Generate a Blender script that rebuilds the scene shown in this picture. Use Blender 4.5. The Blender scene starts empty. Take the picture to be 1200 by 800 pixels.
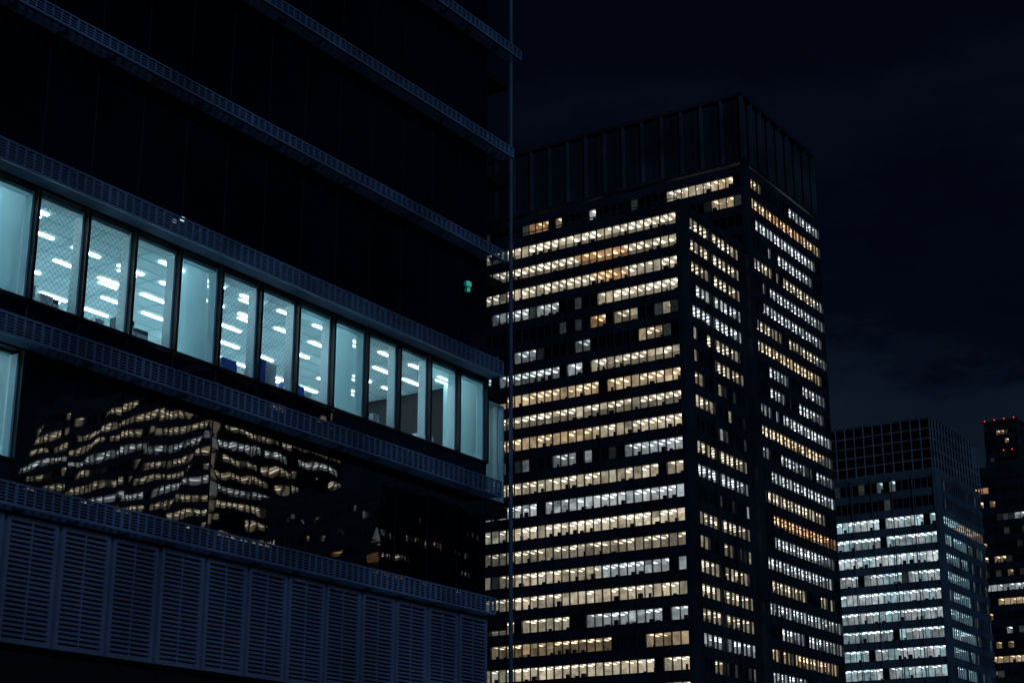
import bpy, math, random, bmesh
from mathutils import Vector
random.seed(11)
CZ = 1.7   # eye height above the pavement; building levels below are relative to it
scene = bpy.context.scene
scene.view_settings.view_transform = 'Standard'
scene.view_settings.look = 'None'
scene.view_settings.exposure = 0

# ------------------------------------------------------------ materials
def new_mat(name):
    m = bpy.data.materials.new(name); m.use_nodes = True
    nt = m.node_tree; nt.nodes.clear()
    out = nt.nodes.new('ShaderNodeOutputMaterial')
    return m, nt, out

def solid(name, col, rough=0.6, metal=0.0, ior=1.45, var=0.25, vscale=0.6, bump=0.0, bscale=1.0, stretch=(1, 1, 1)):
    m, nt, out = new_mat(name)
    p = nt.nodes.new('ShaderNodeBsdfPrincipled')
    p.inputs['Roughness'].default_value = rough
    p.inputs['Metallic'].default_value = metal
    p.inputs['IOR'].default_value = ior
    tc = nt.nodes.new('ShaderNodeTexCoord')
    mp = nt.nodes.new('ShaderNodeMapping'); mp.inputs['Scale'].default_value = stretch
    nt.links.new(tc.outputs['Object'], mp.inputs[0])
    n = nt.nodes.new('ShaderNodeTexNoise'); n.inputs['Scale'].default_value = vscale; n.inputs['Detail'].default_value = 3
    nt.links.new(mp.outputs[0], n.inputs['Vector'])
    r = nt.nodes.new('ShaderNodeMapRange'); r.inputs['From Min'].default_value = .3; r.inputs['From Max'].default_value = .7
    r.inputs['To Min'].default_value = 1 - var; r.inputs['To Max'].default_value = 1 + var
    nt.links.new(n.outputs['Fac'], r.inputs['Value'])
    mx = nt.nodes.new('ShaderNodeVectorMath'); mx.operation = 'SCALE'
    mx.inputs[0].default_value = col[:3]
    nt.links.new(r.outputs['Result'], mx.inputs['Scale'])
    nt.links.new(mx.outputs['Vector'], p.inputs['Base Color'])
    if bump > 0:
        n2 = nt.nodes.new('ShaderNodeTexNoise'); n2.inputs['Scale'].default_value = bscale; n2.inputs['Detail'].default_value = 1.0
        nt.links.new(tc.outputs['Object'], n2.inputs['Vector'])
        b = nt.nodes.new('ShaderNodeBump'); b.inputs['Strength'].default_value = 1; b.inputs['Distance'].default_value = bump
        nt.links.new(n2.outputs['Fac'], b.inputs['Height'])
        nt.links.new(b.outputs['Normal'], p.inputs['Normal'])
    nt.links.new(p.outputs['BSDF'], out.inputs['Surface'])
    return m

def emit(name, col, s, sampling=True):
    m, nt, out = new_mat(name)
    e = nt.nodes.new('ShaderNodeEmission'); e.inputs['Color'].default_value = (*col, 1); e.inputs['Strength'].default_value = s
    nt.links.new(e.outputs['Emission'], out.inputs['Surface'])
    if not sampling: m.cycles.emission_sampling = 'NONE'
    return m

def room_mat():
    m, nt, out = new_mat('glowing_room_surface')  # ceilings, walls and blinds glow themselves: room light is put into their colour
    a = nt.nodes.new('ShaderNodeAttribute'); a.attribute_name = 'Col'
    tc = nt.nodes.new('ShaderNodeTexCoord')
    n = nt.nodes.new('ShaderNodeTexNoise'); n.inputs['Scale'].default_value = 0.9; n.inputs['Detail'].default_value = 3
    nt.links.new(tc.outputs['Object'], n.inputs['Vector'])
    r = nt.nodes.new('ShaderNodeMapRange'); r.inputs['From Min'].default_value = .3; r.inputs['From Max'].default_value = .7
    r.inputs['To Min'].default_value = .55; r.inputs['To Max'].default_value = 1.35
    nt.links.new(n.outputs['Fac'], r.inputs['Value'])
    e = nt.nodes.new('ShaderNodeEmission')
    nt.links.new(a.outputs['Color'], e.inputs['Color']); nt.links.new(r.outputs['Result'], e.inputs['Strength'])
    nt.links.new(e.outputs['Emission'], out.inputs['Surface'])
    m.cycles.emission_sampling = 'NONE'
    return m

def clear_glass(name, tint, refl):
    m, nt, out = new_mat(name)
    t = nt.nodes.new('ShaderNodeBsdfTransparent'); t.inputs['Color'].default_value = (*tint, 1)
    g = nt.nodes.new('ShaderNodeBsdfGlossy'); g.inputs['Roughness'].default_value = 0.01
    mx = nt.nodes.new('ShaderNodeMixShader'); mx.inputs[0].default_value = refl
    nt.links.new(t.outputs[0], mx.inputs[1]); nt.links.new(g.outputs[0], mx.inputs[2]); nt.links.new(mx.outputs[0], out.inputs['Surface'])
    return m

def wire_mat():
    # wired safety glass: diagonal steel wires cast in a clear pane
    m, nt, out = new_mat('wired_glass')
    tc = nt.nodes.new('ShaderNodeTexCoord'); sep = nt.nodes.new('ShaderNodeSeparateXYZ')
    nt.links.new(tc.outputs['Object'], sep.inputs[0])
    def mth(op, a, b=None):
        k = nt.nodes.new('ShaderNodeMath'); k.operation = op
        for i, v in enumerate((a, b)):
            if v is None: continue
            if isinstance(v, (int, float)): k.inputs[i].default_value = v
            else: nt.links.new(v, k.inputs[i])
        return k.outputs[0]
    s = mth('ADD', sep.outputs['X'], sep.outputs['Z']); d = mth('SUBTRACT', sep.outputs['X'], sep.outputs['Z'])
    f1 = mth('LESS_THAN', mth('FRACT', mth('MULTIPLY', s, 6.0)), 0.13)
    f2 = mth('LESS_THAN', mth('FRACT', mth('MULTIPLY', d, 6.0)), 0.13)
    f = mth('MULTIPLY', mth('MAXIMUM', f1, f2), 0.38)
    t = nt.nodes.new('ShaderNodeBsdfTransparent')
    df = nt.nodes.new('ShaderNodeBsdfDiffuse'); df.inputs['Color'].default_value = (.25, .3, .32, 1)
    mx = nt.nodes.new('ShaderNodeMixShader')
    nt.links.new(f, mx.inputs[0]); nt.links.new(t.outputs[0], mx.inputs[1]); nt.links.new(df.outputs[0], mx.inputs[2])
    nt.links.new(mx.outputs[0], out.inputs['Surface'])
    return m

def shade_mat():
    # open-weave roller shade, lit from the room behind it, faintly see-through
    m, nt, out = new_mat('roller_shade_fabric')
    tr = nt.nodes.new('ShaderNodeBsdfTranslucent'); tr.inputs['Color'].default_value = (.46, .72, .78, 1)
    df = nt.nodes.new('ShaderNodeBsdfDiffuse'); df.inputs['Color'].default_value = (.40, .58, .62, 1)
    mx = nt.nodes.new('ShaderNodeMixShader'); mx.inputs[0].default_value = .3
    nt.links.new(tr.outputs[0], mx.inputs[1]); nt.links.new(df.outputs[0], mx.inputs[2])
    tp = nt.nodes.new('ShaderNodeBsdfTransparent'); tp.inputs['Color'].default_value = (.9, 1, 1, 1)
    m2 = nt.nodes.new('ShaderNodeMixShader'); m2.inputs[0].default_value = .24
    nt.links.new(mx.outputs[0], m2.inputs[1]); nt.links.new(tp.outputs[0], m2.inputs[2]); nt.links.new(m2.outputs[0], out.inputs['Surface'])
    return m

M_room = room_mat()
M_dglass = solid('dark_curtain_glass', (.003, .006, .013), rough=.012, ior=2.1, var=.3, bump=.0026, bscale=.8)
M_base = solid('dark_base_cladding', (.006, .010, .018), rough=.55, var=.4, vscale=.5)
M_tglass = solid('tower_dark_glass', (.004, .006, .009), rough=.06, ior=1.6, var=.4)
M_twall = solid('tower_dark_cladding', (.030, .044, .060), rough=.5, var=.5, vscale=.12)
M_twall2 = solid('tower_grey_cladding', (.13, .20, .24), rough=.5, var=.35, vscale=.15)
M_fin = solid('tower_crown_fin_metal', (.085, .105, .125), rough=.5, var=.5, vscale=.12)
M_fin2 = solid('tower_grid_metal', (.30, .38, .43), rough=.5, var=.3, vscale=.2)
M_clut = solid('office_clutter', (.05, .05, .05), rough=.7)
M_ledge = solid('ledge_painted_metal', (.25, .36, .51), rough=.5, var=.45, vscale=.35)
M_louv = solid('louvre_painted_metal', (.27, .32, .44), rough=.5, var=.3, vscale=.35)
M_dark = solid('dark_mullion_metal', (.010, .013, .018), rough=.5, var=.3)
M_post = solid('steel_post_metal', (.14, .18, .24), rough=.5, var=.3)
M_body = solid('dark_building_core', (.006, .008, .011), rough=.8)
M_paint = solid('office_white_paint', (.66, .84, .88), rough=.8, var=.06)
M_ceil = solid('office_ceiling_tile', (.60, .80, .85), rough=.9, var=.12, vscale=.9)
M_floor = solid('office_carpet', (.66, .76, .78), rough=.95, var=.1)
M_col = solid('office_column_teal', (.32, .55, .60), rough=.7, var=.08)
M_shade = shade_mat()
M_lamp = emit('ceiling_fluorescent', (.82, .96, 1.0), 13.0)
M_cg = clear_glass('clear_window_glass', (.90, .96, .98), .05)
M_bay = clear_glass('tinted_bay_glass', (.55, .62, .66), .06)
M_wire = wire_mat()
M_blue = solid('blue_folder_plastic', (.04, .13, .6), rough=.5)
M_box = solid('white_carton', (.75, .80, .78), rough=.8)
M_mon = solid('monitor_plastic', (.05, .09, .10), rough=.5)
M_green = emit('exit_sign_green', (.05, .7, .55), .45)
M_red = emit('aviation_red', (1, .06, .04), 2.0)
M_white = emit('facade_spot_white', (.6, .8, 1), 1.5)

# ------------------------------------------------------------ mesh builder
class MB:
    def __init__(s): s.v = []; s.f = []; s.c = []
    def quad(s, a, b, c, d, col=(1, 1, 1)):
        n = len(s.v); s.v += [a, b, c, d]; s.f.append((n, n+1, n+2, n+3)); s.c.append(col)
    def box(s, x0, x1, y0, y1, z0, z1, col=(1, 1, 1)):
        if x0 > x1: x0, x1 = x1, x0
        if y0 > y1: y0, y1 = y1, y0
        n = len(s.v)
        s.v += [(x0,y0,z0),(x1,y0,z0),(x1,y1,z0),(x0,y1,z0),(x0,y0,z1),(x1,y0,z1),(x1,y1,z1),(x0,y1,z1)]
        for q in ((0,3,2,1),(4,5,6,7),(0,1,5,4),(1,2,6,5),(2,3,7,6),(3,0,4,7)):
            s.f.append(tuple(n+i for i in q)); s.c.append(col)
    def build(s, name, mat, parent, dz=CZ):
        if not s.f: return None
        o = parent.location if parent else Vector((0, 0, 0))
        me = bpy.data.meshes.new(name)
        me.from_pydata([(x-o.x, y-o.y, z+dz-o.z) for x, y, z in s.v], [], s.f)
        at = me.color_attributes.new('Col', 'FLOAT_COLOR', 'CORNER')
        buf = []
        for f, c in zip(s.f, s.c): buf += [c[0], c[1], c[2], 1.0]*len(f)
        at.data.foreach_set('color', buf)
        me.materials.append(mat)
        ob = bpy.data.objects.new(name, me); scene.collection.objects.link(ob)
        if parent: ob.parent = parent
        return ob

def empty(name, loc):
    e = bpy.data.objects.new(name, None); e.location = loc; scene.collection.objects.link(e); return e

class Tower:
    def __init__(s, name, loc):
        s.p = empty(name, loc)
        s.wall, s.glass, s.room, s.clut, s.fin, s.core, s.red = MB(), MB(), MB(), MB(), MB(), MB(), MB()
    def finish(s, wallmat, finmat=None):
        s.wall.build('cladding_and_mullions', wallmat, s.p)
        s.glass.build('dark_window_panes', M_tglass, s.p)
        s.room.build('glowing_office_interiors', M_room, s.p)
        s.clut.build('window_side_furniture', M_clut, s.p)
        s.fin.build('crown_fins', finmat or M_fin, s.p)
        s.core.build('core', M_body, s.p)
        s.red.build('aviation_lights', M_red, s.p)

WARM = (1.0, .74, .44); CREAM = (1.0, .86, .62); COOL = (.84, .95, .98); ORNG = (1.0, .56, .28); CYAN = (.62, .92, 1.0)

def facade(T, o, ud, nd, L, rows, mod, lit, wh=2.15, fh=4.1, depth=3.2, sill=True, mw=.055, fins=0, gain=1.0, ribs=True):
    """Office facade: o = start corner, ud = unit along wall, nd = unit inward."""
    def P(u, d, z): return (o[0]+ud[0]*u+nd[0]*d, o[1]+ud[1]*u+nd[1]*d, z)
    def B(mb, u0, u1, d0, d1, z0, z1, col=(1,1,1)):
        a = P(u0, d0, z0); b = P(u1, d1, z1); mb.box(a[0], b[0], a[1], b[1], z0, z1, col)
    nm = int(L/mod); mod = L/nm
    for r, zc in enumerate(rows):
        zl, zh = zc-wh/2, zc+wh/2
        B(T.wall, 0, L, 0, .35, zh, zc+fh-wh/2)            # spandrel above the window strip
        if sill:
            B(T.wall, 0, L, -.09, -.003, zl-.26, zl-.12)
            B(T.wall, 0, L, -.08, -.003, zh+.5, zh+.6)
        st = [lit(r, i/nm, i) for i in range(nm)]
        rowb = random.uniform(.82, 1.18)*gain
        rowback = random.choice((.16, .24, .34, .4))
        for i in range(nm):
            u0, u1 = i*mod, (i+1)*mod
            B(T.wall, u0-mw, u0+mw, -.06, .30, zl+.003, zh-.003)
            s = st[i]
            if s is None:
                if random.random() < .12:     # some dark panes become a flat quad with a faint glow in its colour
                    g = random.uniform(.006, .04); T.room.quad(P(u0, .2, zl), P(u1, .2, zl), P(u1, .2, zh), P(u0, .2, zh), (g*.8, g, g))
                else: T.glass.quad(P(u0, .2, zl), P(u1, .2, zl), P(u1, .2, zh), P(u0, .2, zh))
                continue
            col, b = s
            b *= random.uniform(.70, 1.2)*rowb
            j = random.uniform(-.05, .05)
            col = (col[0], col[1]+j*.5, col[2]+j)
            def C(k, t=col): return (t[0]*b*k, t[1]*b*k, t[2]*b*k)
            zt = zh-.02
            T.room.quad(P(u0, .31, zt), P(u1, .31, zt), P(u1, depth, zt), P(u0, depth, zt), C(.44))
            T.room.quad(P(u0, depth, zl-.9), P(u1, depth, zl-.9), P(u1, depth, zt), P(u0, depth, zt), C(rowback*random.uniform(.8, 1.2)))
            T.clut.quad(P(u0, .31, zl-.9), P(u1, .31, zl-.9), P(u1, depth, zl-.9), P(u0, depth, zl-.9))
            for (d0, d1) in ((.5, 1.3), (1.7, 2.9)):
                if random.random() < .86:
                    w = random.uniform(.14, .34)
                    uc = (u0+u1)/2+random.uniform(-.15, .15)
                    T.room.box(*[v for pr in zip(P(uc-w, d0, 0)[:2], P(uc+w, d1, 0)[:2]) for v in pr], zt-.14, zt-.05, C(3.0))
            if i == 0 or st[i-1] is None:
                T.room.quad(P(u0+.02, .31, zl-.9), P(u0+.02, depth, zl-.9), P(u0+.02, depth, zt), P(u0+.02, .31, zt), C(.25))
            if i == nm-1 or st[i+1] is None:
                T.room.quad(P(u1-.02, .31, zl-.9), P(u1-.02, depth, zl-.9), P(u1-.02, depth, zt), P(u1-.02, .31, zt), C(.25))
            if random.random() < .18:     # roller blind partly down, backlight put into its glow colour
                h = random.choice((.35, .5, .8, 1.0))*wh
                T.room.quad(P(u0+mw, .24, zh-h), P(u1-mw, .24, zh-h), P(u1-mw, .24, zh), P(u0+mw, .24, zh), C(random.uniform(.18, .5)))
            if random.random() < .5:
                h = random.uniform(.15, .95); a = random.uniform(.05, .5)*mod; w = random.uniform(.25, .9)
                B(T.clut, u0+a, min(u0+a+w, u1-.05), .4, .8, zl-.1, zl+h)
    zb = rows[-1]-wh/2
    B(T.wall, 0, L, 0, .35, -CZ, zb)
    if ribs:      # slim vertical ribs running the full height, one every other bay
        for i in range(0, nm+1, 2):
            B(T.wall, i*mod-.05, i*mod+.05, -.22, -.095, -CZ, rows[0]+wh)
    if fins:
        n = int(L/fins)
        for i in range(n+1):
            B(T.wall, i*L/n-.11, i*L/n+.11, -.4, -.225, -CZ, rows[0]+wh)

def spans(sp):
    state = {'gap': 0}
    def f(x):
        for s in sp:
            if s[0] <= x < s[1]:
                d = s[3] if len(s) > 3 else .95
                if state['gap'] > 0 and d < .9:
                    state['gap'] -= 1; return None
                if d >= .9: return s[2] if random.random() < d else None
                if random.random() < (1-d)/(1+1.6*d):
                    state['gap'] = random.choice((0, 1, 2, 3)); return None
                return s[2]
        return None
    return f

# ------------------------------------------------------------ main office tower
T = Tower('office_tower', (276, 150, 0))
rowsAll = [127.3-4.1*k for k in range(30)]
rowsBlk = rowsAll[4:]
def vis(a, b): return ((1-b)*.56, (1-a)*.56)
def S(a, b, tint, br, dens=.95):
    u0, u1 = vis(a, b)
    if a <= 0.01: u1 = 1.0
    return (u0, u1, (tint, br), dens)
LF = [
 [S(0,1,CREAM,1.05,1)], [S(.4,.7,ORNG,1.15,1), S(0,.4,CREAM,1,1), S(.7,1,CREAM,.95,1)], [S(.5,.68,ORNG,1.1,1), S(0,1,CREAM,1.05,1)],
 [S(.55,1,CREAM,1,1), S(0,.3,COOL,.6,.6)], [S(.5,.58,ORNG,.95,1), S(.62,.97,CREAM,.7,.88)], [S(.02,.28,COOL,.7,.85), S(.78,.94,WARM,.85,.95), S(.3,.5,COOL,.45,.4)],
 [S(.36,.46,COOL,1.3,1), S(0,.3,COOL,.7,.7), S(.5,1,CREAM,1.05,.99)], [S(0,1,WARM,1,.99)], [S(0,1,CREAM,1.1,1)], [S(.0,.5,WARM,.95,.98), S(.5,1,CREAM,1,.98)],
 [S(.7,1,COOL,.95,.9), S(0,.5,COOL,.55,.5)], [S(0,1,CREAM,1.05,.98)], [S(0,1,COOL,1,.96)], [S(0,1,CREAM,1.2,.98)], [S(0,1,CREAM,.8,.86)],
 [S(0,.48,CREAM,1,.96), S(.5,1,COOL,.9,.91)], [S(0,1,CREAM,1.2,.99)], [S(0,.35,CREAM,1,.96), S(.45,1,COOL,.95,.96)], [S(0,1,WARM,.9,.87)],
 [S(0,1,CREAM,1.05,.98)], [S(.22,.54,CREAM,1.0,.97), S(.6,1,CREAM,.85,.88), S(0,.2,COOL,.6,.6)], [S(0,1,WARM,1.25,1)], [S(0,1,CREAM,1,.95)], [S(0,1,COOL,.8,.8)], [S(0,1,CREAM,.9,.85)], [S(0,1,CREAM,.7,.7)]]
fl = [spans(x) for x in LF]
facade(T, (245.5, 124.8), (0, 1), (1, 0), 60.2, rowsBlk, 1.6, lambda r, x, i: fl[r](x), fins=0)
def SF(a, b, t, br, d): return (a, b, (t, br), d)
dens = [.96,.92,.95,.92,.85,.5,.7,.4,.3,.5,.7,.7,.4,.96,.7,.85,.92,.92,.96,.75,.92,.85,.95,.9,.8,.8]
fs = [spans([SF(0, 1, random.choice((COOL, CREAM, CREAM)), .85, dens[k])]) for k in range(26)]
facade(T, (248.8, 124.0), (1, 0), (0, 1), 20.6, rowsBlk, 1.72, lambda r, x, i: fs[r](x))
RF = []
rt = [(COOL,.9,.35),(ORNG,1.25,.97),(COOL,1,.97),(COOL,.9,.88),(CREAM,.95,.96),(COOL,.9,.94),(COOL,1,.98),(CREAM,.8,.85),(WARM,.85,.92),(COOL,.7,.7),(COOL,.85,.75),(COOL,1,.96),(WARM,1,.95),
      (COOL,.75,.75),(COOL,.95,.97),(CREAM,.9,.95),(ORNG,.85,.85),(COOL,.9,.88),(COOL,.9,.95),(CREAM,.8,.75),(COOL,.9,.94),(COOL,.8,.75),(WARM,1,.97),(COOL,.8,.88),(CREAM,.9,.95),(COOL,.8,.85),(COOL,.8,.7),(COOL,.9,.8),(CREAM,.8,.7),(COOL,.8,.8)]
for k, (t, b, d) in enumerate(rt):
    if k == 1: RF.append([SF(0,.15,CREAM,1.3,1), SF(.15,.8,ORNG,1.8,1), SF(.8,1,WARM,1.7,1)])
    elif k == 0: RF.append([SF(0,.12,WARM,1,.95), SF(.55,.97,COOL,1.3,.95)])
    else:
        a = random.uniform(0, .1)
        RF.append([SF(a, a+random.uniform(.78, .99), t, b*1.3, d), SF(0, 1, COOL, .6, .3)])
fr = [spans(x) for x in RF]
facade(T, (273.6, 123.0), (1, 0), (0, 1), 33.2, rowsAll, 1.66, lambda r, x, i: fr[r](x), depth=3.0)
def fup(r, x, i):
    y = 123.9+x*61
    if r == 0:
        if 125 < y < 139: return (CREAM if y > 129 else WARM, 1.05)
        if 154.5 < y < 157.3: return (COOL, 1.8)
        if 162.5 < y < 171.5 and random.random() < .85: return (ORNG if y > 168 else WARM, .75)
    if r == 1 and 124.5 < y < 129.5: return (WARM, .9)
    return None
facade(T, (271.5, 123.9), (0, 1), (1, 0), 61.1, rowsAll[:4], 1.6, fup, depth=1.9, ribs=False)
T.wall.box(245.5, 248.8, 124.0, 124.79, -CZ, 114.3)
T.wall.box(269.4, 271.45, 124.3, 126, -CZ, 114.3)
T.wall.box(271.5, 273.6, 123.0, 123.88, -CZ, 131)
T.wall.box(306.8, 307.3, 122.9, 124, -CZ, 131)
T.wall.box(245.45, 245.9, 184.9, 185.4, -CZ, 114.3)
for x in (256.0, 262.8):
    T.wall.box(x-.3, x+.3, 123.4, 123.75, -CZ, 113)
T.core.box(248.9, 271.2, 127.6, 184.9, -CZ, 113.4)
T.core.box(273.7, 306.8, 126.3, 185, -CZ, 130.8)
T.wall.box(245.6, 271.3, 124.4, 184.9, 113.45, 113.75)
for (x0, x1, y0, y1, z) in ((252, 260, 130, 142, 116.4), (254, 264, 146, 160, 117.6), (262, 268, 163, 172, 116)):
    T.wall.box(x0, x1, y0, y1, 113.8, z)
T.fin.box(245.7, 245.85, 124.6, 184.8, 114.6, 114.75)
for i in range(31): T.fin.box(245.7, 245.82, 124.7+2*i, 124.8+2*i, 113.7, 114.6)
T.core.box(272.2, 306.6, 123.8, 185, 130.9, 144.8)
T.wall.box(271.4, 307.3, 122.9, 185.2, 144.85, 145.6)
T.wall.box(271.4, 307.3, 122.9, 185.2, 130.82, 131.4)
for i in range(15):
    y = 123.2+i*4.4
    T.fin.box(271.5, 272.15, y-.28, y+.28, 131.45, 144.8)
    T.wall.box(271.9, 272.15, y+2.0, y+2.1, 131.45, 144.8)
    T.wall.box(272.0, 272.15, y+.4, y+1.9, 131.5, 144.7)
    T.wall.box(272.0, 272.15, y+2.2, y+4.0, 131.5, 144.7)
for i in range(1, 9):
    x = 271.6+i*4.4
    T.fin.box(x-.22, x+.22, 123.0, 123.75, 131.45, 144.8)
    T.fin.box(x-2.25, x-2.15, 123.4, 123.75, 131.45, 144.8)
T.fin.box(271.45, 272.3, 122.95, 123.6, 131.45, 144.82)
for x in (272.5, 285, 298): T.fin.box(x, x+.12, 124.5, 124.62, 145.6, 147.4)
T.fin.box(280, 292, 135, 160, 145.6, 146.6)
T.finish(M_twall)

# ------------------------------------------------------------ second tower (grid crown, cool light)
T = Tower('office_tower', (367, 133, 0))
rows = [82.6-4.1*k for k in range(20)]
def f2(face):
    br = [0, 0, 1.0, 1.5, 1.15, 1.0, 1.1, 1.1, 1.5, 1.05, 1.1, 1, 1.1, .9, 1, .9, .9, .9, .9, .9]
    def f(r, x, i):
        if r < 2: return (CYAN, .35) if (r == 0 and random.random() < .04) else None
        if face == 'L':
            return (random.choice((CYAN, COOL)) if r < 11 else CREAM, br[r]) if random.random() < (.98 if r not in (5, 9) else .82) else None
        if x < .5: return (CYAN, br[r]) if random.random() < .95 else None
        if r == 2 and x < .95: return (ORNG, .9)
        return (random.choice((CREAM, COOL)), .5) if random.random() < .15 else None
    return f
facade(T, (351, 117.3), (0, 1), (1, 0), 33.5, rows, 1.4, f2('L'), wh=2.35, depth=3.0, mw=.045, fins=4.2, ribs=False)
facade(T, (354.4, 116.8), (1, 0), (0, 1), 28.4, rows, 1.42, f2('R'), wh=2.35, depth=3.0, mw=.045, ribs=False)
T.wall.box(351, 354.35, 116.8, 117.28, -CZ, 85.4)
T.core.box(354.3, 382.6, 120.2, 150.6, -CZ, 85.2)
T.core.box(352, 382, 117.8, 150, 85.5, 96.4)
T.wall.box(350.9, 383, 116.7, 151, 97.0, 97.4)
for k in range(6):
    z = 85.45+k*2.3
    T.fin.box(351, 351.18, 117.2, 150.8, z, z+.2)
    T.fin.box(351.3, 382.8, 116.8, 116.98, z, z+.2)
for i in range(16):
    y = 117.25+i*2.22
    T.fin.box(350.9, 351.15, y-.1, y+.1, 85.4, 97)
    x = 351.6+i*2.08
    T.fin.box(x-.1, x+.1, 116.68, 116.95, 85.4, 97)
for y in (141, 143, 145, 146.8): T.room.box(351.2, 351.5, y, y+1.2, 86.3, 87.0, (.3, .7, .8))
T.room.box(353, 353.4, 119, 119.4, 97.4, 97.8, (.7, 1.5, 1.9))
T.finish(M_twall2, M_fin2)

# ------------------------------------------------------------ far slim tower with red lights
T = Tower('office_tower', (775, 220, 0))
rows = [198-4.3*k for k in range(46)]
facade(T, (760, 212.6), (0, 1), (1, 0), 15.2, rows, 1.9, lambda r, x, i: (ORNG, .6) if random.random() < .12 else None, wh=2, fh=4.3, sill=False)
facade(T, (763.5, 212.0), (1, 0), (0, 1), 26, rows, 1.9, lambda r, x, i: (CREAM, .5) if random.random() < .05 else None, wh=2, fh=4.3, sill=False)
T.wall.box(760, 763.4, 212, 212.58, -CZ, 203)
T.core.box(763.8, 789, 215.5, 227.6, -CZ, 200)
T.core.box(760.5, 789, 212.5, 227.6, 200.2, 202.8)
T.wall.box(759.8, 789.8, 211.8, 228.1, 203.05, 204)
for i in range(4): T.red.box(759.5, 759.9, 213+i*4.6, 213.35+i*4.6, 204.05, 204.4)
T.red.box(759.3, 759.6, 215, 215.35, 189, 189.35); T.red.box(759.3, 759.6, 219, 219.35, 189, 189.35)
T.finish(M_twall)

# ------------------------------------------------------------ lower dark block at the right
T = Tower('office_tower', (495, 136, 0))
rows = [108-4.1*k for k in range(27)]
f3s = {0: (ORNG, .9, .5), 2: (COOL, .9, .5), 5: (WARM, .6, .4), 7: (COOL, .8, .8), 8: (WARM, .8, .7), 10: (COOL, .7, .5), 12: (WARM, .8, .8), 14: (COOL, .9, .9), 15: (CREAM, .8, .8), 16: (COOL, .9, .8), 18: (WARM, .9, .8), 19: (COOL, .8, .7), 20: (COOL, .9, .9)}
f3m = {k: spans([SF(.15 if k else .6, 1, *v)]) for k, v in f3s.items()}
def fix(s): return ((s[0], s[1]) if s else None)
f3m = {k: spans([(.15 if k else .6, 1, (v[0], v[1]), v[2])]) for k, v in f3s.items()}
def f3(r, x, i):
    if r in f3m: return f3m[r](x)
    return (WARM, .4) if random.random() < .12 else None
facade(T, (480, 118), (0, 1), (1, 0), 40, rows, 1.7, f3, wh=1.8)
facade(T, (480.4, 117.5), (1, 0), (0, 1), 28, rows, 1.7, lambda r, x, i: None, wh=1.8)
T.core.box(483.4, 509, 121, 158, -CZ, 111)
T.wall.box(479.8, 510, 117.3, 158.2, 111.1, 115)
T.wall.box(486, 500, 128, 146, 115.02, 118)
T.red.box(479.9, 480.2, 127, 127.3, 97, 97.3)
T.finish(M_twall)

# ------------------------------------------------------------ buildings across the street (seen as reflections)
T = Tower('office_tower', (322, -258, 0))
rows = [117-3.95*k for k in range(29)]
d5 = [random.choice((.5, .75, .9, .92)) for _ in rows]
f5s = [spans([SF(0, 1, random.choice((CREAM, COOL, CREAM)), 1.7, d)]) for d in d5]
f5 = lambda r, x, i: f5s[r](x)
facade(T, (300, -223.6), (0, -1), (1, 0), 69, rows, 2.3, f5, wh=1.9, fh=3.95, mw=.2, ribs=False)
facade(T, (303.6, -223), (1, 0), (0, -1), 46, rows, 2.3, f5, wh=1.9, fh=3.95, mw=.2, ribs=False)
T.core.box(303.5, 349, -292, -226.4, -CZ, 120)
T.wall.box(299.8, 350, -293, -222.8, 120.02, 123)
T.finish(M_twall)
T = Tower('office_tower', (256, -135, 0))
rows = [64-3.95*k for k in range(16)]
def f6(r, x, i): return (random.choice((CREAM, ORNG, COOL)), 1.5) if random.random() < .28 else None
facade(T, (238, -122.6), (0, -1), (1, 0), 26, rows, 1.5, f6, wh=1.0, fh=3.95, mw=.35, ribs=False)
facade(T, (241.5, -122), (1, 0), (0, -1), 34, rows, 1.5, f6, wh=1.0, fh=3.95, mw=.35, ribs=False)
T.core.box(241.3, 275, -148, -125.4, -CZ, 66)
T.wall.box(237.8, 276, -149, -121.8, 66.6, 69)
T.finish(M_twall)

# ------------------------------------------------------------ near office building (left)
NB = empty('office_building', (20, 45, 0))
MOD = 1.68; XE = 46.07; NMOD = 34; XW = XE-NMOD*MOD; YF = 31.0
ledges = [(8.15, 45.75), (12.15, 46.1), (16.42, 46.2), (20.7, 46.35), (24.9, 46.85), (29.1, 47.4), (33.3, 47.6), (37.5, 47.6), (41.7, 47.6)]
led, dk, gl, core, lv, lvb, base = MB(), MB(), MB(), MB(), MB(), MB(), MB()
for li, (zb, xe) in enumerate(ledges):
    LH = .56 if li < 3 else .40
    yo = YF-.66
    led.box(XW, xe, yo, yo+.07, zb, zb+.07)
    led.box(XW, xe, yo, yo+.07, zb+LH-.045, zb+LH)
    nsl = 5 if li < 3 else 3
    stp = (LH-.07-.045)/(nsl+1)
    for k in range(nsl):
        z = zb+.07+stp*(k+1)-.012
        led.box(XW, xe, yo+.015, yo+.05, z, z+.024)
    n = int((xe-XW)/.28)
    for i in range(n):
        x = xe-.03-i*.28
        wd = .013 if i % 6 else .03
        led.box(x-wd, x+wd, yo-.008, yo+.055, zb+.07, zb+LH-.045)
    for k in range(6):
        y = yo+.1+k*.09
        led.box(XW, xe, y, y+.02, zb+.015, zb+.05)
    for i in range(NMOD+1):
        x = XE-i*MOD
        dk.box(x-.03, x+.03, yo+.075, YF-.13, zb+.052, zb+.2)
    dk.box(XW, XE, YF-.02, YF+.3, zb-.02, zb+.6)
def pane(mb, x0, x1, y, z0, z1, tilt=.003):
    a, b, c, d = [random.uniform(-tilt, tilt) for _ in range(4)]
    mb.quad((x0, y+a, z0), (x1, y+b, z0), (x1, y+c, z1), (x0, y+d, z1))
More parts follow.
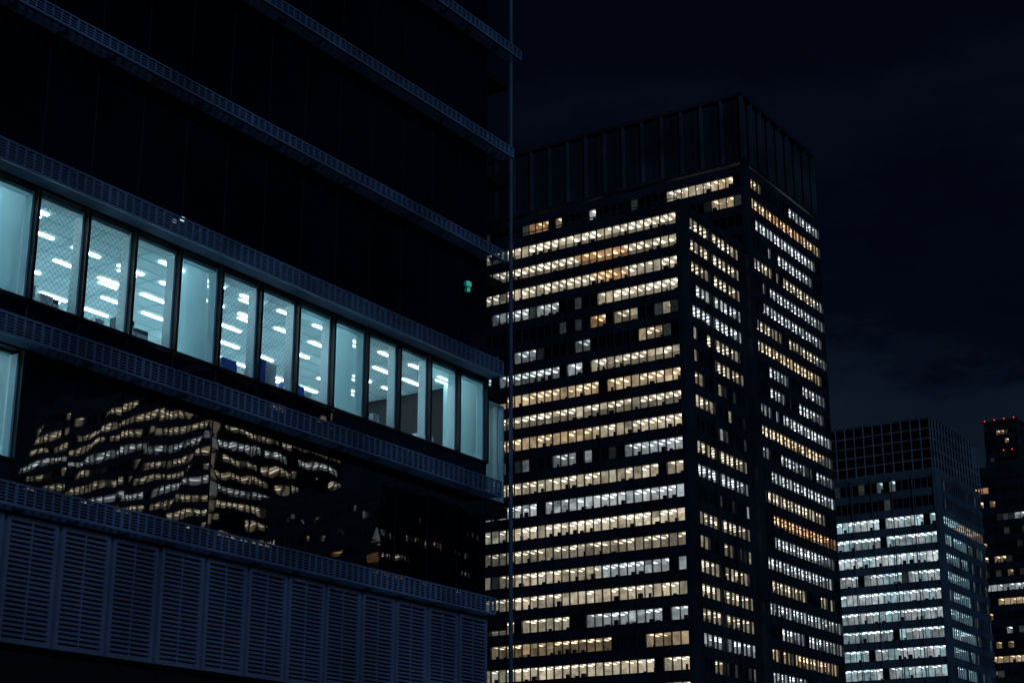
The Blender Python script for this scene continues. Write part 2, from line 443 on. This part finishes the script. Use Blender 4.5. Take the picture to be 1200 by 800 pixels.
zones = [(ledges[j][0]+.6, ledges[j+1][0]-.02) for j in range(len(ledges)-1)]
LITZ = (13.44, 16.32)
for j, (z0, z1) in enumerate(zones):
    for i in range(NMOD):
        xb = XE-i*MOD; xa = xb-MOD
        if j == 1:
            pane(gl, xa+.02, xb-.02, YF, z0, LITZ[0]-.06); continue
        if j == 0 and xb < 25.95:
            pane(gl, xa+.02, xb-.02, YF, z0, 9.35); continue
        pane(gl, xa+.015, xb-.015, YF, z0, z1)
    for i in range(NMOD+1):
        x = XE-i*MOD
        if j == 1:
            dk.box(x-.045, x+.045, YF-.10, YF+.35, LITZ[0]-.05, z1)
            dk.box(x-.015, x+.015, YF-.02, YF+.1, z0, LITZ[0]-.06)
        elif j == 0 and x < 25.95:
            dk.box(x-.045, x+.045, YF-.10, YF+.35, z0, z1)
        else:
            dk.box(x-.014, x+.014, YF-.012, YF+.1, z0, z1)
dk.box(XW, XE, YF-.06, YF+.3, LITZ[0]-.055, LITZ[0]+.03)
dk.box(XW, 25.9, YF-.06, YF+.3, 9.36, 9.44)
core.box(XW, XE-.05, YF+.25, 60, -CZ, 8.7)
core.box(25.95, XE-.05, YF+.25, 60, 8.72, 12.1)
core.box(XW, 25.9, 43, 60, 8.72, 12.1)
core.box(XW, 25.9, YF+.25, 42.9, 8.72, 9.3)
core.box(XW, XE-.05, YF+.25, 60, 12.15, 12.7)
core.box(XW, XE-.05, 43.3, 60, 12.72, 16.4)
core.box(XW, XE-.05, YF+.31, 60, 16.42, 45)
core.box(XW-.3, XW-.01, YF, 60, -CZ, 45)
core.box(XE-.04, XE, YF+.3, 43.2, 12.72, 16.4)
led.box(XW, XE, YF-.3, YF+.2, 45.02, 45.5)
# louvre panels
for i in range(NMOD):
    xb = XE-.32-i*MOD; xa = xb-MOD
    z0, z1 = 5.08, 8.04
    a, b = xa+.055, xb-.055; y = YF-.35+random.uniform(-.012, .012)
    lv.box(a, a+.11, y, y+.12, z0, z1); lv.box(b-.11, b, y, y+.12, z0, z1)
    lv.box(a+.111, b-.111, y, y+.12, z0, z0+.12); lv.box(a+.111, b-.111, y, y+.12, z1-.12, z1)
    mid = (a+b)/2
    lv.box(mid-.02, mid+.02, y+.02, y+.10, z0+.125, z1-.125)
    z = z0+.17
    while z < z1-.2:
        for (p, q) in ((a+.112, mid-.022), (mid+.022, b-.112)):
            n = len(lv.v)
            lv.v += [(p, y+.01, z), (q, y+.01, z), (q, y+.08, z+.05), (p, y+.08, z+.05), (p, y+.01, z+.045), (q, y+.01, z+.045), (q, y+.08, z+.085), (p, y+.08, z+.085)]
            for qd in ((0,3,2,1),(4,5,6,7),(0,1,5,4),(1,2,6,5),(2,3,7,6),(3,0,4,7)):
                lv.f.append(tuple(n+m for m in qd)); lv.c.append((1,1,1))
        z += .115
lvb.box(XW, XE-.32, YF-.20, YF-.17, 5.0, 8.1)
for i in range(NMOD):
    xb = XE-i*MOD
    base.box(xb-MOD+.02, xb-.02, YF-.12, YF-.08, .9, 4.95); dk.box(xb-.018, xb+.018, YF-.10, YF, .9, 4.98)
dk.box(XW, XE, YF-.2, YF+.2, -CZ, .88)
led.build('walkway_ledges', M_ledge, NB); gl.build('dark_curtain_wall_panes', M_dglass, NB)
base.build('base_cladding', M_base, NB)
dk.build('mullions_and_slab_edges', M_dark, NB); core.build('building_body', M_body, NB); lv.build('louvre_panels', M_louv, NB); lvb.build('louvre_backing', M_dark, NB)

# lit office floor -----------------------------------------------
ceil, wal, flo, lamp, colm, clg, wire, frm, blue, box, jnt, roll = [MB() for _ in range(12)]
def office(x0, x1, zf, zc, y1):
    ceil.box(x0, x1, YF+.3, y1, zc, zc+.05)
    flo.box(x0, x1, YF+.3, y1, zf-.05, zf)
    wal.box(x0, x1, y1, y1+.1, zf, zc)
    wal.box(x0-.1, x0, YF+.3, y1, zf, zc)
    n = int((x1-x0)/1.68)
    for i in range(n+1):
        xc = XE-.9-i*1.68
        if xc < x0+.8: break
        for k in range(8):
            y = YF+1.0+k*1.2
            if y > y1-1: break
            if random.random() < .16: continue
            dx = .42 if k % 2 else 0
            l = .48
            lamp.box(xc-l-dx, xc+l-dx, y, y+.085, zc-.04, zc-.01)
            if random.random() < .35: lamp.box(xc-l*.4-dx, xc+l-dx, y+.30, y+.37, zc-.04, zc-.01)
    y = YF+.7
    while y < y1-1:
        jnt.box(x0, x1, y, y+.035, zc-.008, zc-.003); y += .6
    x = x1-.3
    while x > x0:
        jnt.box(x, x+.03, YF+.4, y1, zc-.014, zc-.009); x -= 1.68
office(XW+.1, XE-.06, 12.75, 16.36, 43.2)
office(XW+.1, 25.8, 9.32, 12.05, 42.8)
for i in range(NMOD):
    xb = XE-i*MOD; xa = xb-MOD; w = 12-i
    z0, z1 = LITZ[0]+.035, LITZ[1]
    pane(clg, xa+.045, xb-.045, YF+.02, z0, z1, .001)
    for x in (xa+.05, xb-.11):
        frm.box(x, x+.06, YF+.06, YF+.36, z0, z1)
    frm.box(xa+.115, xb-.115, YF+.08, YF+.4, z1-.1, z1-.003)
    frm.box(xa+.115, xb-.115, YF+.08, YF+.16, z0, z0+.06)
    if w % 4 == 0:
        colm.box(xa+1.25, xb+.35, YF+.85, YF+1.5, 12.76, 16.34)
        roll.quad((xa+.32, YF+.30, z0+.07), (xb-.115, YF+.30, z0+.07), (xb-.115, YF+.30, z1-.10), (xa+.32, YF+.30, z1-.10))
    elif w % 4 in (1, 2):
        wire.quad((xa+.12, YF+.2, z0+.06), (xb-.12, YF+.2, z0+.06), (xb-.12, YF+.2, z1-.1), (xa+.12, YF+.2, z1-.1))
    elif w in (7, 11):
        h = .5 if w == 11 else .3
        roll.quad((xa+.12, YF+.30, z1-h), (xb-.115, YF+.30, z1-h), (xb-.115, YF+.30, z1-.10), (xa+.12, YF+.30, z1-.10))
    if xb < 25.95:
        pane(clg, xa+.045, xb-.045, YF+.02, 9.45, 12.05, .001)
        for x in (xa+.05, xb-.11): frm.box(x, x+.06, YF+.06, YF+.36, 9.45, 12.05)
        roll.quad((xa+.12, YF+.30, 9.5), (xb-.115, YF+.30, 9.5), (xb-.115, YF+.30, 12.0), (xa+.12, YF+.30, 12.0))
mon = MB()
for i in range(NMOD):
    xb = XE-i*MOD; xa = xb-MOD; w = 12-i
    if w % 4 == 0: continue
    box.box(xa+.15, xb-.15, YF+.55, YF+1.0, 12.76, 13.66)
    seed = {1: [(box, .1, .5, .5), (box, .75, .4, .35), (mon, 1.0, .35, .3)], 2: [(box, .9, .3, .2)], 3: [(mon, .1, .55, .5), (mon, .75, .45, .35), (box, .6, .12, .2)],
            5: [(blue, .1, .28, .6), (box, .4, .3, .35), (blue, .75, .6, .40)], 6: [(box, .12, .5, .3), (blue, .68, .25, .8), (box, .95, .4, .72)],
            7: [(blue, .25, .8, .40), (box, 1.08, .25, .25)], 9: [(mon, .4, .4, .3), (box, 1.0, .3, .34)], 10: [(mon, .2, .3, .22)], 11: [(box, .3, .7, .3)]}.get(w)
    if seed is None: seed = [(random.choice((box, mon, blue)), random.uniform(.1, .6), random.uniform(.3, .6), random.uniform(.15, .5))]
    for (mb, dx, wd, h) in seed:
        d0 = random.uniform(.56, .66)
        mb.box(xa+.15+dx, xa+.15+dx+wd, YF+d0, YF+.98, 13.665, 13.665+h)
        if mb is mon: box.box(xa+.17+dx, xa+.13+dx+wd, YF+d0-.006, YF+d0-.002, 13.70, 13.665+h-.12)
# tall storage shelves and partitions deeper in the office
for (x, y, w, h) in ((27.5, 35.2, 1.6, 15.1), (34.5, 34.6, 1.2, 15.2), (45, 36.4, .8, 15.2)):
    box.box(x, x+w, y, y+.45, 12.76, h)
    for z in (13.4, 14.0, 14.6): mon.box(x+.05, x+w-.05, y-.02, y-.004, z, z+.4)
# setback glass bay at the far corner
by = 32.2; bx1 = 49.25
bay = MB(); bd = MB()
for j, (zb, xe) in enumerate(ledges):
    bd.box(XE+.02, bx1, by, by+4.5, zb+.05, zb+.4)
    z1 = zb; z0 = ledges[j-1][0]+.4 if j else -CZ
    if j == 2: continue
    bay.quad((XE+.02, by+.01, z0), (bx1, by+.01, z0), (bx1, by+.01, z1), (XE+.02, by+.01, z1))
ceil.box(XE+.05, bx1-.05, by+.1, by+4.4, 16.30, 16.36); flo.box(XE+.05, bx1-.05, by+.1, by+4.4, 12.75, 12.8)
wal.box(XE+.05, bx1-.05, by+4.4, by+4.5, 12.8, 16.3); colm.box(bx1-.1, bx1-.04, by+.1, by+4.4, 12.8, 16.3)
for k in range(2): lamp.box(XE+.7, bx1-1.0, by+1.4+k*1.5, by+1.5+k*1.5, 16.25, 16.29)
for x in (XE+1.5, bx1-.5):
    frm.box(x, x+.07, by+.12, by+.3, 12.8, 16.25)
clg.quad((XE+.02, by+.01, 12.8), (bx1, by+.01, 12.8), (bx1, by+.01, 16.3), (XE+.02, by+.01, 16.3))
bay.build('corner_bay_tinted_glass', M_bay, NB); bd.build('corner_bay_floor_slabs', M_dark, NB)
ceil.build('office_ceiling', M_ceil, NB); wal.build('office_walls', M_paint, NB); flo.build('office_floor', M_floor, NB)
lamp.build('ceiling_light_fittings', M_lamp, NB); colm.build('office_columns', M_col, NB); clg.build('clear_window_panes', M_cg, NB)
wire.build('wired_glass_panes', M_wire, NB); frm.build('window_frames', M_paint, NB); blue.build('blue_folders', M_blue, NB)
box.build('cartons_and_cabinets', M_box, NB); jnt.build('ceiling_joints', M_col, NB); mon.build('monitors_and_files', M_mon, NB)
roll.build('roller_shades', M_shade, NB)
s = MB(); s.box(44.8, 45.02, YF-.08, YF-.02, 19.5, 19.66); s.box(44.85, 44.95, YF-.08, YF-.02, 19.3, 19.42); s.build('exit_sign', M_green, NB)
s = MB(); s.box(30.76, 30.86, YF-.2, YF-.1, 17.15, 17.25); s.build('security_light', M_white, NB)
bm = bmesh.new(); bmesh.ops.create_cone(bm, cap_ends=True, segments=12, radius1=.085, radius2=.075, depth=62)
me = bpy.data.meshes.new('corner_post'); bm.to_mesh(me); bm.free(); me.materials.append(M_post)
ob = bpy.data.objects.new('corner_post', me); scene.collection.objects.link(ob); ob.parent = NB; ob.location = (49.35-20, 32.1-45, 31)

# ------------------------------------------------------------ ground, street
def sheet(name, x0, x1, y0, y1, z, mat):
    b = MB(); b.quad((x0, y0, z), (x1, y0, z), (x1, y1, z), (x0, y1, z)); return b.build(name, mat, None, 0)
M_gr = solid('ground_asphalt', (.05, .05, .052), rough=.9, vscale=.2)
M_rd = solid('road_asphalt', (.045, .046, .05), rough=.8, vscale=.7)
M_pv = solid('pavement_stone', (.22, .22, .21), rough=.8, vscale=1.2)
M_pt = solid('road_paint', (.75, .75, .72), rough=.6, var=.15)
sheet('ground', -3000, 4000, -3500, 3500, 0, M_gr)
sheet('road', -200, 236, 2.5, 22, .004, M_rd)
b = MB()
for x in range(-190, 230, 10): b.quad((x, 12.1, .008), (x+5, 12.1, .008), (x+5, 12.25, .008), (x, 12.25, .008))
b.quad((-200, 3.0, .008), (236, 3.0, .008), (236, 3.15, .008), (-200, 3.15, .008)); b.quad((-200, 21.3, .008), (236, 21.3, .008), (236, 21.45, .008), (-200, 21.45, .008))
b.build('road_marking', M_pt, None, 0)
b = MB(); b.box(-200, 236, -9, 2.5, 0, .14); b.build('pavement', M_pv, None, 0)
b = MB(); b.box(-200, 236, 22, 30.6, 0, .14); b.build('pavement', M_pv, None, 0)

# ------------------------------------------------------------ night sky
w = bpy.data.worlds.new('World'); scene.world = w; w.use_nodes = True
nt = w.node_tree; bg = nt.nodes['Background']
tc = nt.nodes.new('ShaderNodeTexCoord'); sep = nt.nodes.new('ShaderNodeSeparateXYZ')
nt.links.new(tc.outputs['Generated'], sep.inputs[0])
mp = nt.nodes.new('ShaderNodeMapping'); mp.inputs['Scale'].default_value = (1.6, 1.6, 5.0)
nt.links.new(tc.outputs['Generated'], mp.inputs[0])
no = nt.nodes.new('ShaderNodeTexNoise'); no.inputs['Scale'].default_value = 3.2; no.inputs['Detail'].default_value = 8; no.inputs['Roughness'].default_value = .6
nt.links.new(mp.outputs[0], no.inputs['Vector'])
ma = nt.nodes.new('ShaderNodeMath'); ma.operation = 'MULTIPLY_ADD'; ma.inputs[1].default_value = .30
nt.links.new(no.outputs['Fac'], ma.inputs[0]); nt.links.new(sep.outputs['Z'], ma.inputs[2])
cr = nt.nodes.new('ShaderNodeValToRGB'); e = cr.color_ramp.elements
e[0].position = 0.0; e[0].color = (.0042, .0092, .0180, 1)
e[1].position = 1.0; e[1].color = (.0006, .0012, .0046, 1)
for p, c in ((.37, (.0044, .0096, .0185, 1)), (.42, (.0033, .0071, .0148, 1)), (.455, (.0011, .0024, .0074, 1)), (.51, (.0008, .0016, .0056, 1)), (.57, (.0016, .0031, .0085, 1)), (.63, (.0007, .0014, .0050, 1))):
    q = e.new(p); q.color = c
nt.links.new(ma.outputs[0], cr.inputs[0]); nt.links.new(cr.outputs[0], bg.inputs['Color']); bg.inputs['Strength'].default_value = 1.0

sl = bpy.data.lights.new('city_fill', 'SUN'); sl.energy = .27; sl.angle = math.radians(12); sl.color = (.34, .56, 1.0)  # added bluish fill sun that stands in for city ambient light
so = bpy.data.objects.new('city_fill', sl); scene.collection.objects.link(so)
so.rotation_euler = Vector((.55, .70, -.42)).to_track_quat('-Z', 'Y').to_euler()

# ------------------------------------------------------------ camera
cam = bpy.data.cameras.new('camera'); co = bpy.data.objects.new('camera', cam); scene.collection.objects.link(co)
cam.sensor_width = 36; cam.lens = 58.5; cam.clip_end = 6000; cam.clip_start = .1
hd, pt = math.radians(33), math.radians(17.77)
co.location = (0, 0, CZ)
co.rotation_euler = Vector((math.cos(hd)*math.cos(pt), math.sin(hd)*math.cos(pt), math.sin(pt))).to_track_quat('-Z', 'Y').to_euler()
scene.camera = co
